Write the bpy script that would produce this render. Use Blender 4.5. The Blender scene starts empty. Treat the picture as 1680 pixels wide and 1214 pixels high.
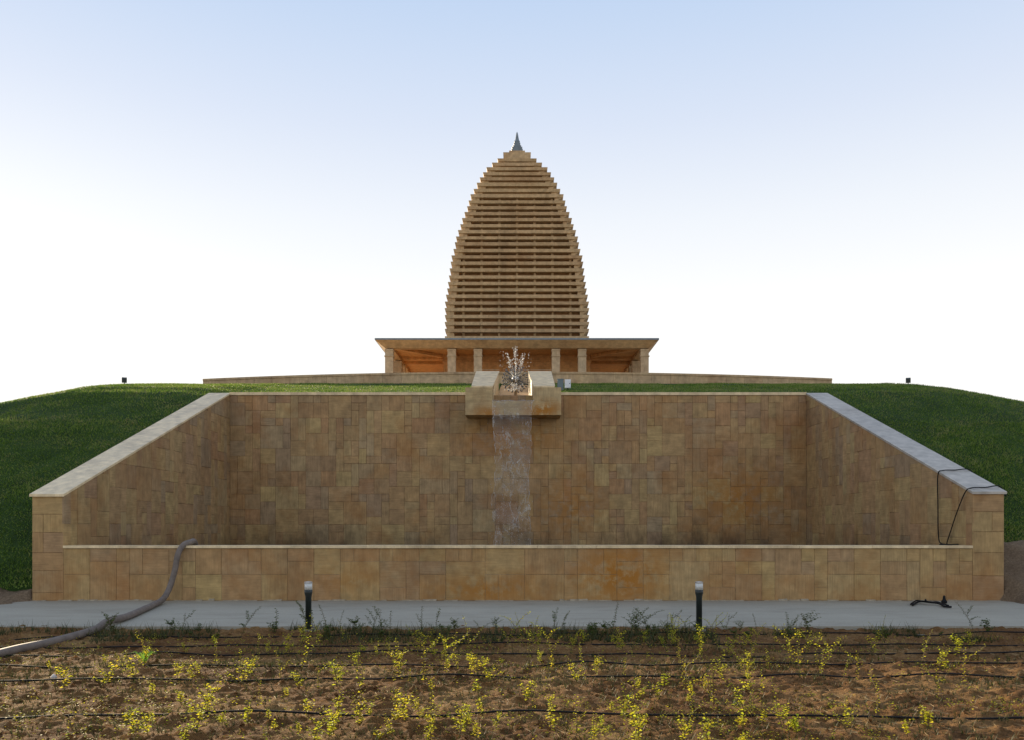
import bpy, math, random
import numpy as np
from mathutils import Vector, Matrix
R = math.radians
scn = bpy.context.scene
COL = scn.collection

# ------------------------------------------------------------------ camera, sky, sun, exposure
F, CX, HY = 1400.0, 850.0, 860.0            # focal length in photo pixels, principal column, horizon row
EYE = 1.5
cam_d = bpy.data.cameras.new('camera'); cam = bpy.data.objects.new('camera', cam_d); COL.objects.link(cam)
cam.location = (0, 0, EYE); cam.rotation_euler = (R(90), 0, 0)
cam_d.sensor_width = 36; cam_d.lens = 36*F/1680
cam_d.shift_x = (840-CX)/1680; cam_d.shift_y = (HY-607)/1680
cam_d.clip_end = 3000; cam_d.clip_start = .1
scn.camera = cam
SUN_AZ, SUN_EL = R(33), R(15.8)             # to the left of straight ahead, low behind the mound
world = bpy.data.worlds.new('World'); scn.world = world; world.use_nodes = True
wn = world.node_tree.nodes; wl = world.node_tree.links
sky = wn.new('ShaderNodeTexSky'); sky.sky_type = 'NISHITA'; sky.sun_disc = False
sky.sun_elevation = SUN_EL; sky.sun_rotation = -SUN_AZ
sky.altitude = 200; sky.air_density = 1.0; sky.dust_density = 1.6; sky.ozone_density = 2.5
bg = wn['Background']; bg.inputs['Strength'].default_value = .12
# the hazy, washed out evening sky: pale blue overhead, white towards the horizon all round, laid over the clear-sky model
tc = wn.new('ShaderNodeTexCoord'); sx = wn.new('ShaderNodeSeparateXYZ'); wl.new(tc.outputs['Generated'], sx.inputs[0])
rp = wn.new('ShaderNodeValToRGB'); wl.new(sx.outputs['Z'], rp.inputs['Fac'])
HAZE = [(0, (1.10,1.06,1.0)), (.13, (1.14,1.12,1.08)), (.24, (1.08,1.08,1.07)), (.33, (.93,.97,1.03)), (.42, (.75,.83,.98)), (.53, (.56,.705,.935)), (.75, (.46,.56,.76)), (1, (.40,.48,.64))]
while len(rp.color_ramp.elements) < len(HAZE): rp.color_ramp.elements.new(.5)
for e, (p_, c_) in zip(rp.color_ramp.elements, HAZE): e.position = p_; e.color = (*c_, 1)
sc1 = wn.new('ShaderNodeVectorMath'); sc1.operation = 'SCALE'; sc1.inputs['Scale'].default_value = 4.6; wl.new(rp.outputs[0], sc1.inputs[0])
sc2 = wn.new('ShaderNodeVectorMath'); sc2.operation = 'SCALE'; sc2.inputs['Scale'].default_value = .015; wl.new(sky.outputs['Color'], sc2.inputs[0])
ad = wn.new('ShaderNodeVectorMath'); ad.operation = 'ADD'; wl.new(sc1.outputs[0], ad.inputs[0]); wl.new(sc2.outputs[0], ad.inputs[1])
wl.new(ad.outputs[0], bg.inputs['Color'])
sd = bpy.data.lights.new('sun', 'SUN'); sun = bpy.data.objects.new('sun', sd); COL.objects.link(sun)
sd.energy = 5.0; sd.angle = R(.6); sd.color = (1, .82, .57)
sdir = Vector((-math.sin(SUN_AZ)*math.cos(SUN_EL), math.cos(SUN_AZ)*math.cos(SUN_EL), math.sin(SUN_EL)))
sun.rotation_euler = sdir.to_track_quat('Z', 'Y').to_euler(); sun.location = (-40, 60, 40)
vs = scn.view_settings
vs.view_transform = 'Standard'; vs.look = 'None'; vs.gamma = 1; vs.use_curve_mapping = False
vs.exposure = .78
scn.cycles.max_bounces = 6; scn.cycles.transparent_max_bounces = 12

# ------------------------------------------------------------------ helpers
def px(x, y, D):                            # photo measurement at depth D -> metres
    return Vector(((x-CX)/F*D, D, EYE+(HY-y)/F*D))
class MB:
    def __init__(s): s.v = []; s.f = []
    def add(s, v, f):
        n = len(s.v); s.v += [tuple(a) for a in v]; s.f += [tuple(i+n for i in q) for q in f]; return s
    def hexa(s, p):                         # 4 bottom + 4 top corners
        return s.add(p, [(3,2,1,0),(4,5,6,7),(0,1,5,4),(1,2,6,5),(2,3,7,6),(3,0,4,7)])
    def box(s, x0, x1, y0, y1, z0, z1):
        return s.hexa([(x0,y0,z0),(x1,y0,z0),(x1,y1,z0),(x0,y1,z0),(x0,y0,z1),(x1,y0,z1),(x1,y1,z1),(x0,y1,z1)])
    def frus(s, cx, cy, w0, w1, z0, z1, d0=None, d1=None):
        d0 = w0 if d0 is None else d0; d1 = w1 if d1 is None else d1
        return s.hexa([(cx-w0,cy-d0,z0),(cx+w0,cy-d0,z0),(cx+w0,cy+d0,z0),(cx-w0,cy+d0,z0),
                       (cx-w1,cy-d1,z1),(cx+w1,cy-d1,z1),(cx+w1,cy+d1,z1),(cx-w1,cy+d1,z1)])
    def prism(s, poly, a, b, axis='y'):     # polygon in the two other axes, extruded along axis
        def P(u, v, t): return {'y': (u,t,v), 'x': (t,u,v), 'z': (u,v,t)}[axis]
        n = len(poly)
        vv = [P(u,v,a) for u,v in poly]+[P(u,v,b) for u,v in poly]
        return s.add(vv, [tuple(range(n))[::-1], tuple(range(n,2*n))]+[(i,(i+1)%n,n+(i+1)%n,n+i) for i in range(n)])
    def lathe(s, prof, c=(0,0,0), n=16):
        vv = []; ff = []
        for r, z in prof:
            for i in range(n):
                a = 2*math.pi*i/n; vv.append((c[0]+r*math.cos(a), c[1]+r*math.sin(a), c[2]+z))
        m = len(prof)
        for j in range(m-1):
            for i in range(n):
                ff.append((j*n+i, j*n+(i+1)%n, (j+1)*n+(i+1)%n, (j+1)*n+i))
        ff.append(tuple(range(n))[::-1]); ff.append(tuple(range((m-1)*n, m*n)))
        return s.add(vv, ff)
    def tube(s, pts, r, n=8, sub=6):
        pts = [Vector(p) for p in pts]
        if sub > 1 and len(pts) > 2:
            q = []
            for i in range(len(pts)-1):
                p0 = pts[max(i-1,0)]; p1 = pts[i]; p2 = pts[i+1]; p3 = pts[min(i+2,len(pts)-1)]
                for k in range(sub):
                    t = k/sub
                    q.append(.5*((2*p1)+(p2-p0)*t+(2*p0-5*p1+4*p2-p3)*t*t+(3*p1-p0-3*p2+p3)*t**3))
            q.append(pts[-1]); pts = q
        m = len(pts); rr = r if isinstance(r, (list,tuple)) else None
        vv = []; up = Vector((0,0,1)); prev = None
        for i, p in enumerate(pts):
            t = (pts[min(i+1,m-1)]-pts[max(i-1,0)]).normalized()
            if prev is None:
                prev = t.cross(up if abs(t.z) < .9 else Vector((1,0,0))).normalized()
            a = (prev-t*prev.dot(t)).normalized(); b = t.cross(a); prev = a
            rad = (rr[0]+(rr[1]-rr[0])*i/(m-1)) if rr else r
            for k in range(n):
                an = 2*math.pi*k/n; vv.append(p+(a*math.cos(an)+b*math.sin(an))*rad)
        ff = [(i*n+k, i*n+(k+1)%n, (i+1)*n+(k+1)%n, (i+1)*n+k) for i in range(m-1) for k in range(n)]
        ff += [tuple(range(n))[::-1], tuple(range((m-1)*n, m*n))]
        return s.add(vv, ff)
    def octa(s, c, r, rng=None):
        x, y, z = c
        j = (lambda: 1) if rng is None else (lambda: rng.uniform(.6, 1.3))
        return s.add([(x+r*j(),y,z),(x-r*j(),y,z),(x,y+r*j(),z),(x,y-r*j(),z),(x,y,z+r*j()),(x,y,z-r*j())],
                     [(0,2,4),(2,1,4),(1,3,4),(3,0,4),(2,0,5),(1,2,5),(3,1,5),(0,3,5)])
    def mesh(s, name, m, smooth=False):
        me = bpy.data.meshes.new(name); me.from_pydata(s.v, [], s.f); me.materials.append(m)
        if smooth: me.polygons.foreach_set('use_smooth', [True]*len(me.polygons))
        me.update(); return me
    def build(s, name, m, parent=None, smooth=False, loc=None):
        return link(name, s.mesh(name, m, smooth), parent, loc)
def link(name, me, parent=None, loc=None):
    o = bpy.data.objects.new(name, me); COL.objects.link(o)
    if loc is not None: o.location = loc
    if parent is not None: o.parent = parent
    return o
def np_mesh(name, V, Fq, m, smooth=False):
    me = bpy.data.meshes.new(name); k = Fq.shape[1]
    me.vertices.add(len(V)); me.vertices.foreach_set('co', np.asarray(V, np.float32).ravel())
    me.loops.add(Fq.size); me.loops.foreach_set('vertex_index', np.asarray(Fq, np.int32).ravel())
    me.polygons.add(len(Fq)); me.polygons.foreach_set('loop_start', np.arange(0, Fq.size, k, dtype=np.int32))
    me.polygons.foreach_set('loop_total', np.full(len(Fq), k, np.int32))
    if smooth: me.polygons.foreach_set('use_smooth', np.ones(len(Fq), bool))
    me.materials.append(m); me.update(calc_edges=True); return me
def tag(o, label, cat, group=None, kind=None):
    o['label'] = label
    if cat: o['category'] = cat
    if group: o['group'] = group
    if kind: o['kind'] = kind
    return o
def thing(name, label, cat, loc=(0,0,0), group=None):
    o = bpy.data.objects.new(name, None); COL.objects.link(o); o.location = loc; o.empty_display_size = .2
    return tag(o, label, cat, group)
def struct(o, label=None, cat=None):
    o['kind'] = 'structure'
    if label: o['label'] = label
    if cat: o['category'] = cat
    return o
def copy_tree(o, parent=None):
    c = o.copy(); COL.objects.link(c); c.parent = parent
    for ch in o.children: copy_tree(ch, c)
    return c
# lattice noise for heights
def vnoise(x, y, seed):
    xi = np.floor(x).astype(np.int64); yi = np.floor(y).astype(np.int64); fx = x-xi; fy = y-yi
    fx = fx*fx*(3-2*fx); fy = fy*fy*(3-2*fy)
    def h(a, b):
        n = (a*374761393+b*668265263+seed*974711) & 0xffffffff
        n = ((n ^ (n >> 13))*1274126177) & 0xffffffff
        return ((n ^ (n >> 16)) & 0xffff)/65535.0
    return (h(xi,yi)*(1-fx)+h(xi+1,yi)*fx)*(1-fy)+(h(xi,yi+1)*(1-fx)+h(xi+1,yi+1)*fx)*fy
def fbm(x, y, seed, octv=4, gain=.5):
    s = 0; a = 1; t = 0
    for i in range(octv):
        s = s+a*(vnoise(x*2**i, y*2**i, seed+i)-.5); t += a; a *= gain
    return s/t*2

# ------------------------------------------------------------------ materials
class NT:
    def __init__(s, name):
        s.m = bpy.data.materials.new(name); s.m.use_nodes = True; s.t = s.m.node_tree
        s.p = s.t.nodes['Principled BSDF']; s.out = s.t.nodes['Material Output']
        s.geo = None
    def n(s, typ, **kw):
        nd = s.t.nodes.new('ShaderNode'+typ)
        for k, v in kw.items(): setattr(nd, k, v)
        return nd
    def l(s, a, b): s.t.links.new(a, b)
    def pos(s):
        if s.geo is None: s.geo = s.n('NewGeometry')
        return s.geo.outputs['Position']
    def noise(s, scale, detail=4, rough=.55, sc3=None, vec=None):
        v = vec or s.pos()
        if sc3:
            mp = s.n('Mapping'); mp.inputs['Scale'].default_value = sc3; s.l(v, mp.inputs['Vector']); v = mp.outputs[0]
        nd = s.n('TexNoise'); nd.inputs['Scale'].default_value = scale; nd.inputs['Detail'].default_value = detail
        nd.inputs['Roughness'].default_value = rough; s.l(v, nd.inputs['Vector']); return nd.outputs['Fac']
    def ramp(s, fac, stops, interp='LINEAR'):
        nd = s.n('ValToRGB'); cr = nd.color_ramp; cr.interpolation = interp
        while len(cr.elements) < len(stops): cr.elements.new(.5)
        for e, (p, c) in zip(cr.elements, stops):
            e.position = p; e.color = (c, c, c, 1) if isinstance(c, (int,float)) else (*c, 1)
        s.l(fac, nd.inputs['Fac']); return nd.outputs['Color']
    def math(s, op, a, b=None, clamp=False):
        nd = s.n('Math', operation=op, use_clamp=clamp)
        for i, v in enumerate((a, b)):
            if v is None: continue
            if isinstance(v, (int,float)): nd.inputs[i].default_value = v
            else: s.l(v, nd.inputs[i])
        return nd.outputs[0]
    def mix(s, fac, a, b, mode='MIX'):
        nd = s.n('MixRGB', blend_type=mode)
        for i, v in enumerate((fac, a, b)):
            if isinstance(v, (int,float)): nd.inputs[i].default_value = v if i == 0 else (v,v,v,1)
            elif isinstance(v, tuple): nd.inputs[i].default_value = (*v, 1)
            else: s.l(v, nd.inputs[i])
        return nd.outputs[0]
    def bump(s, h, strength=.3, dist=.01):
        nd = s.n('Bump'); nd.inputs['Strength'].default_value = strength; nd.inputs['Distance'].default_value = dist
        s.l(h, nd.inputs['Height']); s.l(nd.outputs[0], s.p.inputs['Normal'])
    def done(s, col=None, rough=.8, spec=.3):
        if col is not None:
            if isinstance(col, tuple): s.p.inputs['Base Color'].default_value = (*col, 1)
            else: s.l(col, s.p.inputs['Base Color'])
        if isinstance(rough, (int,float)): s.p.inputs['Roughness'].default_value = rough
        else: s.l(rough, s.p.inputs['Roughness'])
        s.p.inputs['Specular IOR Level'].default_value = spec
        return s.m

def sandstone(name, cols, stain=.5, stain_col=(.30,.125,.03), water=None, spot=None, bright=1.0, rough=.75, grain=.16):
    t = NT(name); oi = t.n('ObjectInfo'); t.pos(); rnd = t.math('FRACT', t.math('ADD', oi.outputs['Random'], t.geo.outputs['Random Per Island']))
    n = len(cols)
    c = t.ramp(rnd, [(i/(n-1), tuple(k*bright for k in q)) for i, q in enumerate(cols)])
    v = t.noise(5, 5); c = t.mix(1, c, t.ramp(v, [(.25,.72),(.75,1.25)]), 'MULTIPLY')
    gh = t.noise(1, 3, .6, (2.5,2.5,55)); gv = t.noise(1, 3, .6, (45,45,2.0))
    sel = t.math('GREATER_THAN', t.math('FRACT', t.math('MULTIPLY', rnd, 7.31)), .45)
    g = t.mix(sel, gh, gv)
    c = t.mix(1, c, t.ramp(g, [(.3,1-grain),(.7,1+grain)]), 'MULTIPLY')
    sm = t.noise(.75, 7, .66); mask = t.ramp(sm, [(.5,0),(.68,stain)])
    c = t.mix(mask, c, stain_col)
    dk = t.noise(.5, 6, .7, (1.6,1.6,.55)); c = t.mix(t.ramp(dk, [(.52,0),(.75,.5)]), c, (.12,.075,.04))
    if spot:                                # a rusty seep with a place of its own
        for (cx, cy, cz, rx, rz, amt) in spot:
            sep = t.n('SeparateXYZ'); t.l(t.pos(), sep.inputs[0])
            dx = t.math('DIVIDE', t.math('SUBTRACT', sep.outputs[0], cx), rx)
            dz = t.math('DIVIDE', t.math('SUBTRACT', sep.outputs[2], cz), rz)
            d = t.math('SQRT', t.math('ADD', t.math('MULTIPLY', dx, dx), t.math('MULTIPLY', dz, dz)))
            f = t.math('MULTIPLY', t.math('SUBTRACT', 1.0, d, True), t.ramp(t.noise(4.5, 6, .7), [(.38,0),(.55,1)]))
            c = t.mix(t.math('MULTIPLY', f, amt*1.6, True), c, (.36,.15,.02))
    if water is not None:                   # tide mark where the pool has stood
        sep = t.n('SeparateXYZ'); t.l(t.pos(), sep.inputs[0])
        wv = t.noise(2.2, 5, .7, (1,1,.35))
        lvl = t.math('ADD', sep.outputs[2], t.math('MULTIPLY', t.math('SUBTRACT', wv, .5), -2.3))
        f = t.ramp(t.math('DIVIDE', t.math('SUBTRACT', lvl, water-.15), .75, True), [(0,.85),(1,0)])
        f = t.math('MULTIPLY', f, t.ramp(t.noise(.33, 4, .6, (1,1,.2)), [(.40,.12),(.62,1)]))
        c = t.mix(f, c, (.06,.036,.018))
    t.bump(g, .35, .006)
    return t.done(c, rough, .35)
TAN = [(.355,.228,.105),(.38,.255,.115),(.33,.208,.10),(.365,.222,.098),(.40,.278,.122),(.355,.210,.105),(.305,.210,.12),(.375,.255,.115),(.35,.202,.095),(.41,.29,.125),(.335,.24,.135),(.30,.190,.095),(.41,.265,.125)]
M = {}
M['back'] = sandstone('back_wall_sandstone', TAN, .55, water=.95, spot=[(-.2,26,4.2,2.0,1.0,.55),(1.6,26,2.0,1.6,1.4,.5),(6.9,26,2.3,2.2,1.6,.55)])
M['wing'] = sandstone('wing_wall_sandstone', TAN, .42, water=.75)
M['low'] = sandstone('pool_wall_sandstone', [(.375,.24,.107),(.405,.275,.118),(.37,.225,.10),(.355,.238,.125),(.42,.295,.122),(.37,.22,.10),(.39,.262,.112),(.35,.22,.112)], .62,
                     spot=[(2.0,16.8,.5,1.3,.9,.8),(-.6,16.8,.2,1.7,.5,.6),(-3.4,16.8,.4,1.0,.5,.35)])
M['temple'] = sandstone('temple_sandstone', [(.48,.335,.175),(.53,.37,.20),(.46,.31,.165)], .3)
M['column'] = sandstone('column_sandstone', [(.44,.34,.21),(.48,.36,.22)], .2)
M['ceil'] = sandstone('bounce_orange_sandstone', [(.56,.30,.115),(.60,.33,.13)], .25)  # orange stone; under the temple roof the sun's warm bounce is in its colour
M['terrace'] = sandstone('terrace_sandstone', [(.47,.34,.20),(.50,.36,.20),(.44,.31,.18),(.53,.39,.23)], .3)
M['spout'] = sandstone('spout_sandstone', [(.46,.34,.17),(.48,.36,.19)], .45, spot=[(.75,25.6,4.95,.8,.45,.8),(-.9,25.6,4.85,.7,.3,.6)])
M['backing'] = sandstone('joint_mortar', [(.25,.165,.09),(.26,.17,.095)], .2)
M['backing_low'] = sandstone('grout', [(.34,.25,.15),(.36,.27,.16)], .2)
M['coping'] = sandstone('coping_stone', [(.70,.55,.33),(.74,.59,.36),(.65,.51,.31)], .06, stain_col=(.3,.25,.18), grain=.08, rough=.42)
M['coping_skylit'] = sandstone('skylit_coping_stone', [(.38,.345,.295),(.42,.385,.33),(.36,.33,.285)], .06, stain_col=(.25,.23,.2), grain=.08, rough=.42)  # greyer copy of the coping stone, cool sky light put into its colour

def simple(name, col, rough=.6, spec=.3, metal=0, var=0, vs=6):
    t = NT(name); t.p.inputs['Metallic'].default_value = metal
    if var:
        c = t.mix(1, col, t.ramp(t.noise(vs, 5), [(.25,1-var),(.75,1+var)]), 'MULTIPLY'); return t.done(c, rough, spec)
    return t.done(col, rough, spec)
M['black'] = simple('black_rubber', (.014,.014,.015), .75, .12, var=.3)
M['bollard'] = simple('black_paint', (.012,.02,.02), .4, .5, var=.2)
M['lens'] = simple('frosted_lens', (.62,.64,.62), .3, .5, var=.1, vs=20)
M['steel'] = simple('brushed_steel', (.45,.46,.47), .35, .5, .9, var=.1)
M['finial'] = simple('grey_finial_stone', (.17,.21,.24), .5, .4, var=.2)
M['hose'] = simple('grey_brown_hose', (.17,.14,.12), .7, .2, var=.25, vs=9)
M['white'] = simple('white_enamel', (.72,.76,.80), .4, .4, var=.08)
M['bluegrey'] = simple('blue_grey_enamel', (.13,.18,.20), .45, .4, var=.15)
M['mortar'] = simple('pale_mortar', (.34,.29,.21), .9, .2, var=.3, vs=14)
M['stone'] = simple('pale_stone', (.55,.52,.48), .8, .2, var=.2, vs=20)
M['dark'] = simple('shade_toned_recess_stone', (.38,.215,.10), .9, .1, var=.2)  # temple stone darkened: shade of the tier recesses put into its colour
M['stem'] = simple('stem', (.10,.07,.03), .7, .2)
M['straw'] = simple('straw', (.42,.30,.15), .8, .2)
M['pipe'] = simple('dark_steel_pipe', (.07,.075,.08), .4, .5, .3)

def soil_mat(name, c1, c2, c3):
    t = NT(name); a = t.noise(.9, 8, .65); c = t.ramp(a, [(.3,c1),(.5,c2),(.7,c3)])
    b = t.noise(26, 5, .7); c = t.mix(1, c, t.ramp(b, [(.25,.45),(.75,1.5)]), 'MULTIPLY')
    t.bump(t.noise(30, 8, .75), 1.0, .05); return t.done(c, .95, .15)
M['soil'] = soil_mat('reddish_soil', (.105,.047,.016), (.22,.112,.040), (.38,.235,.095))
M['dry'] = soil_mat('dry_earth', (.16,.11,.07), (.23,.165,.105), (.29,.215,.14))
t = NT('path_concrete'); c = t.ramp(t.noise(.45, 7, .65), [(.3,(.30,.28,.225)),(.7,(.385,.36,.29))])
c = t.mix(1, c, t.ramp(t.noise(30, 4), [(.3,.9),(.7,1.08)]), 'MULTIPLY')
c = t.mix(t.ramp(t.noise(1.5, 6, .7, (.5,1.6,1)), [(.5,0),(.72,.5)]), c, (.19,.165,.13))
t.bump(t.noise(60, 4), .25, .004); M['path'] = t.done(c, .72, .35)
t = NT('turf'); c = t.ramp(t.noise(.8, 6, .6), [(.3,(.016,.034,.006)),(.6,(.03,.06,.010)),(.8,(.07,.075,.025))])
M['turf'] = t.done(c, .9, .15)
def leaf_mat(name, stops, trans=.45, nscale=.5):
    t = NT(name); g = t.n('NewGeometry')
    f = t.math('ADD', t.math('MULTIPLY', g.outputs['Random Per Island'], .45), t.math('MULTIPLY', t.math('SUBTRACT', t.noise(nscale, 5, .65), .22), 1.0), True)
    c = t.ramp(f, stops); t.done(c, .55, .25)
    tr = t.n('BsdfTranslucent'); t.l(c, tr.inputs['Color'])
    mx = t.n('MixShader'); mx.inputs[0].default_value = trans
    t.l(t.p.outputs[0], mx.inputs[1]); t.l(tr.outputs[0], mx.inputs[2]); t.l(mx.outputs[0], t.out.inputs['Surface']); return t.m
M['grass'] = leaf_mat('grass_blades', [(.12,(.045,.10,.012)),(.35,(.10,.185,.022)),(.56,(.18,.27,.045)),(.8,(.34,.32,.12))], .40, .9)
M['leaf'] = leaf_mat('sapling_leaves', [(.1,(.27,.40,.03)),(.4,(.50,.53,.035)),(.65,(.70,.62,.04)),(.9,(.80,.57,.05))], .68, 1.5)
M['weed'] = leaf_mat('dark_weeds', [(.1,(.03,.04,.012)),(.5,(.055,.065,.02)),(.9,(.12,.11,.035))], .3, 1.2)
M['leaf_shaded'] = leaf_mat('shaded_sapling_leaves', [(.1,(.035,.075,.015)),(.5,(.07,.11,.02)),(.9,(.16,.17,.03))], .4, 1.5)  # same foliage as the yellow saplings, shade by the path painted into it
M['lime'] = leaf_mat('lime_leaves', [(.1,(.16,.34,.04)),(.9,(.26,.45,.06))], .5, 3)
def water_mat(name, stops, scale, sc3, base_gloss=.12, lines=None):
    t = NT(name); t.t.nodes.remove(t.p)
    n = t.noise(scale, 6, .62, sc3); foam_glint = t.ramp(n, stops)
    tr = t.n('BsdfTransparent'); tr.inputs[0].default_value = (.93,.94,.95,1)
    gl = t.n('BsdfGlossy'); gl.inputs['Roughness'].default_value = .12
    d0 = t.n('BsdfDiffuse'); d0.inputs[0].default_value = (.8,.8,.78,1)
    d1 = t.n('BsdfTranslucent'); d1.inputs[0].default_value = (.85,.85,.82,1)
    df = t.n('MixShader'); df.inputs[0].default_value = .55; t.l(d0.outputs[0], df.inputs[1]); t.l(d1.outputs[0], df.inputs[2])
    if lines:                                # thin wandering highlights painted into the foam colour, as if the sheet folds
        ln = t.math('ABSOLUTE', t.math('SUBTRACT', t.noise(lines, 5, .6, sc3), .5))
        lw_ = t.mix(1, t.ramp(ln, [(0,.60),(.018,.22),(.05,0)]), t.ramp(t.noise(1.7, 4, .6, sc3, None), [(.42,.06),(.62,1)]), 'MULTIPLY'); foam_glint = t.mix(1, foam_glint, lw_, 'ADD')
    bp = t.n('Bump'); bp.inputs['Strength'].default_value = .5; bp.inputs['Distance'].default_value = .05
    t.l(n, bp.inputs['Height']); t.l(bp.outputs[0], gl.inputs['Normal'])
    m1 = t.n('MixShader'); m1.inputs[0].default_value = base_gloss; t.l(tr.outputs[0], m1.inputs[1]); t.l(gl.outputs[0], m1.inputs[2])
    m2 = t.n('MixShader'); t.l(foam_glint, m2.inputs[0]); t.l(m1.outputs[0], m2.inputs[1]); t.l(df.outputs[0], m2.inputs[2])
    t.l(m2.outputs[0], t.out.inputs['Surface']); return t.m
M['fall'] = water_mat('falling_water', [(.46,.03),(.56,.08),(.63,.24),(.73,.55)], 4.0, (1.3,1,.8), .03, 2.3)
M['drop'] = water_mat('water_drops', [(.3,.35),(.7,.8)], 12, None, .4)
t = NT('pool_water'); t.p.inputs['Transmission Weight'].default_value = .5; t.p.inputs['IOR'].default_value = 1.33
t.bump(t.noise(3, 4), .3, .03); M['water'] = t.done((.10,.11,.09), .05, .5)

# ------------------------------------------------------------------ ground, hill, path, soil bed
LOWD, BACKD = 16.8, 26.5                     # face of the pool wall, face of the back wall
WIN, WOUT = 8.95, 9.57                       # inner and outer face of the wing walls
MB().add([(-900,-60,-.35),(900,-60,-.35),(900,1500,-.35),(-900,1500,-.35)], [(0,1,2,3)]).build('ground', M['dry'])
struct(bpy.data.objects['ground'], 'dry brown earth reaching to the horizon')
PO = np.array([(16.0,-.4),(16.7,.12),(19,1.65),(22,3.45),(26.5,5.60),(28,6.0),(30,6.40),(33,6.92),(35,7.25),(37,7.45),(63,7.45),(84,-.4)])
PI_ = np.array([(26.4,5.46),(36,7.45),(37,7.48),(63,7.48),(84,-.4)])
SX = np.array([(0,1),(14.2,1),(16.6,.915),(18.8,.78),(22,.64),(28,.6),(40,.15),(46,-.1)])
def hill_z(x, D, rough=True):
    x = np.asarray(x, float); D = np.asarray(D, float)
    o = np.interp(D, PO[:,0], PO[:,1]); i = np.interp(D, PI_[:,0], PI_[:,1])
    ax = np.abs(x); w = np.clip((ax-8.8)/2.0, 0, 1); w = w*w*(3-2*w)
    w = np.where(D < 26.4, 1, w)
    z = (i*(1-w)+o*w)*np.interp(ax, SX[:,0], SX[:,1])
    if rough:
        z = z-.55*np.clip((.60-np.abs(x+.147))/.1, 0, 1)*np.clip((35.6-D)/.3, 0, 1)
        z = z+fbm(x*.55, D*.55, 5, 4)*(.12-.07*np.clip((D-24)/5, 0, 1))*np.clip((D-16.5)/2, 0, 1)*np.clip((ax-9.2)/1.5+.45, .25, 1)
    return z
xs = np.unique(np.concatenate([np.arange(-46,-9.39,.3), np.linspace(-9.3,9.3,63), [-.75,-.64,-.54,-.15,.24,.35,.46], np.arange(9.4,46.1,.3)]))
ys = np.unique(np.concatenate([np.arange(16,26.7,.3), [26.72], np.arange(27,38,.25), np.arange(38,85,1.0)]))
X, Y = np.meshgrid(xs, ys); Z = hill_z(X, Y)-.4*np.clip((17.0-Y)/.3, 0, 1)
idx = np.arange(X.size).reshape(X.shape)
q = np.stack([idx[:-1,:-1], idx[:-1,1:], idx[1:,1:], idx[1:,:-1]], -1)
cxm = (X[:-1,:-1]+X[1:,1:])/2; cym = (Y[:-1,:-1]+Y[1:,1:])/2
keep = ~((np.abs(cxm) < 9.3) & (cym < 26.72)) & ~((np.abs(cxm) < 9.9) & (cym < 16.6))
hill = link('hill', np_mesh('hill', np.stack([X.ravel(), Y.ravel(), Z.ravel()], 1), q[keep].reshape(-1,4), M['turf'], True))
struct(hill, 'long grass covered earth mound behind the sandstone pool')
rs = np.random.default_rng(7)
def scatter(n, x0, x1, y0, y1): return rs.uniform(x0, x1, n), rs.uniform(y0, y1, n)
gx = []; gy = []
for n, b in ((95000,(-23,-9.62,16.6,24)), (95000,(-25,-9.62,24,36)), (95000,(9.62,23,17.2,24)), (95000,(9.62,25,24,36)), (70000,(-10,10,26.95,36.2))):
    a, c_ = scatter(n, *b); gx.append(a); gy.append(c_)
gx = np.concatenate(gx); gy = np.concatenate(gy)
ok = ~((gx > -1.5) & (gx < 1.2) & (gy < 28.6)) & ~((np.abs(gx+.147) < .58) & (np.abs(gy-30) < 6))
toe = 16.75+.35*vnoise(gx*1.5, gx*0, 3)+np.where(gx > 0, np.clip(1.15-(np.abs(gx)-9.6)*.12, 0, 1.6), 0)
ok &= (gy > toe) | (np.abs(gx) < 10) & (gy > 26)
bare = (np.abs(gx) < 13.5) & (gy > 34.6) & (vnoise(gx*.8, gy*.8, 31) > .62)
ok &= ~bare
gx, gy = gx[ok], gy[ok]; gz = hill_z(gx, gy)-.01
N = len(gx); hgt = rs.uniform(.03,.065,N)*(.65+.8*vnoise(gx*1.3, gy*1.3, 9)); wd = rs.uniform(.008,.016,N); an = rs.uniform(0, math.pi, N)
lx = rs.normal(0,.03,N); ly = rs.normal(-.01,.03,N)
V = np.empty((N,3,3)); V[:,0] = np.stack([gx-np.cos(an)*wd, gy-np.sin(an)*wd, gz], 1); V[:,1] = np.stack([gx+np.cos(an)*wd, gy+np.sin(an)*wd, gz], 1)
V[:,2] = np.stack([gx+lx, gy+ly, gz+hgt], 1)
g = link('grass', np_mesh('grass', V.reshape(-1,3), np.arange(3*N).reshape(-1,3), M['grass'])); tag(g, 'short dark green grass covering the earth mound', None, kind='stuff')

PATH = [(-26,12.58),(-10,12.58),(10,12.62),(26,13.2),(26,14.6),(14,15.2),(11.6,15.75),(10.3,16.35),(9.7,16.86),(9.0,16.95),(-9.3,16.95),(-9.75,16.75),(-10.3,15.95),(-11.5,15.55),(-26,15.2)]
struct(MB().prism(PATH, -.30, 0, 'z').build('path', M['path']), 'pale grey concrete path along the foot of the pool wall')
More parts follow.
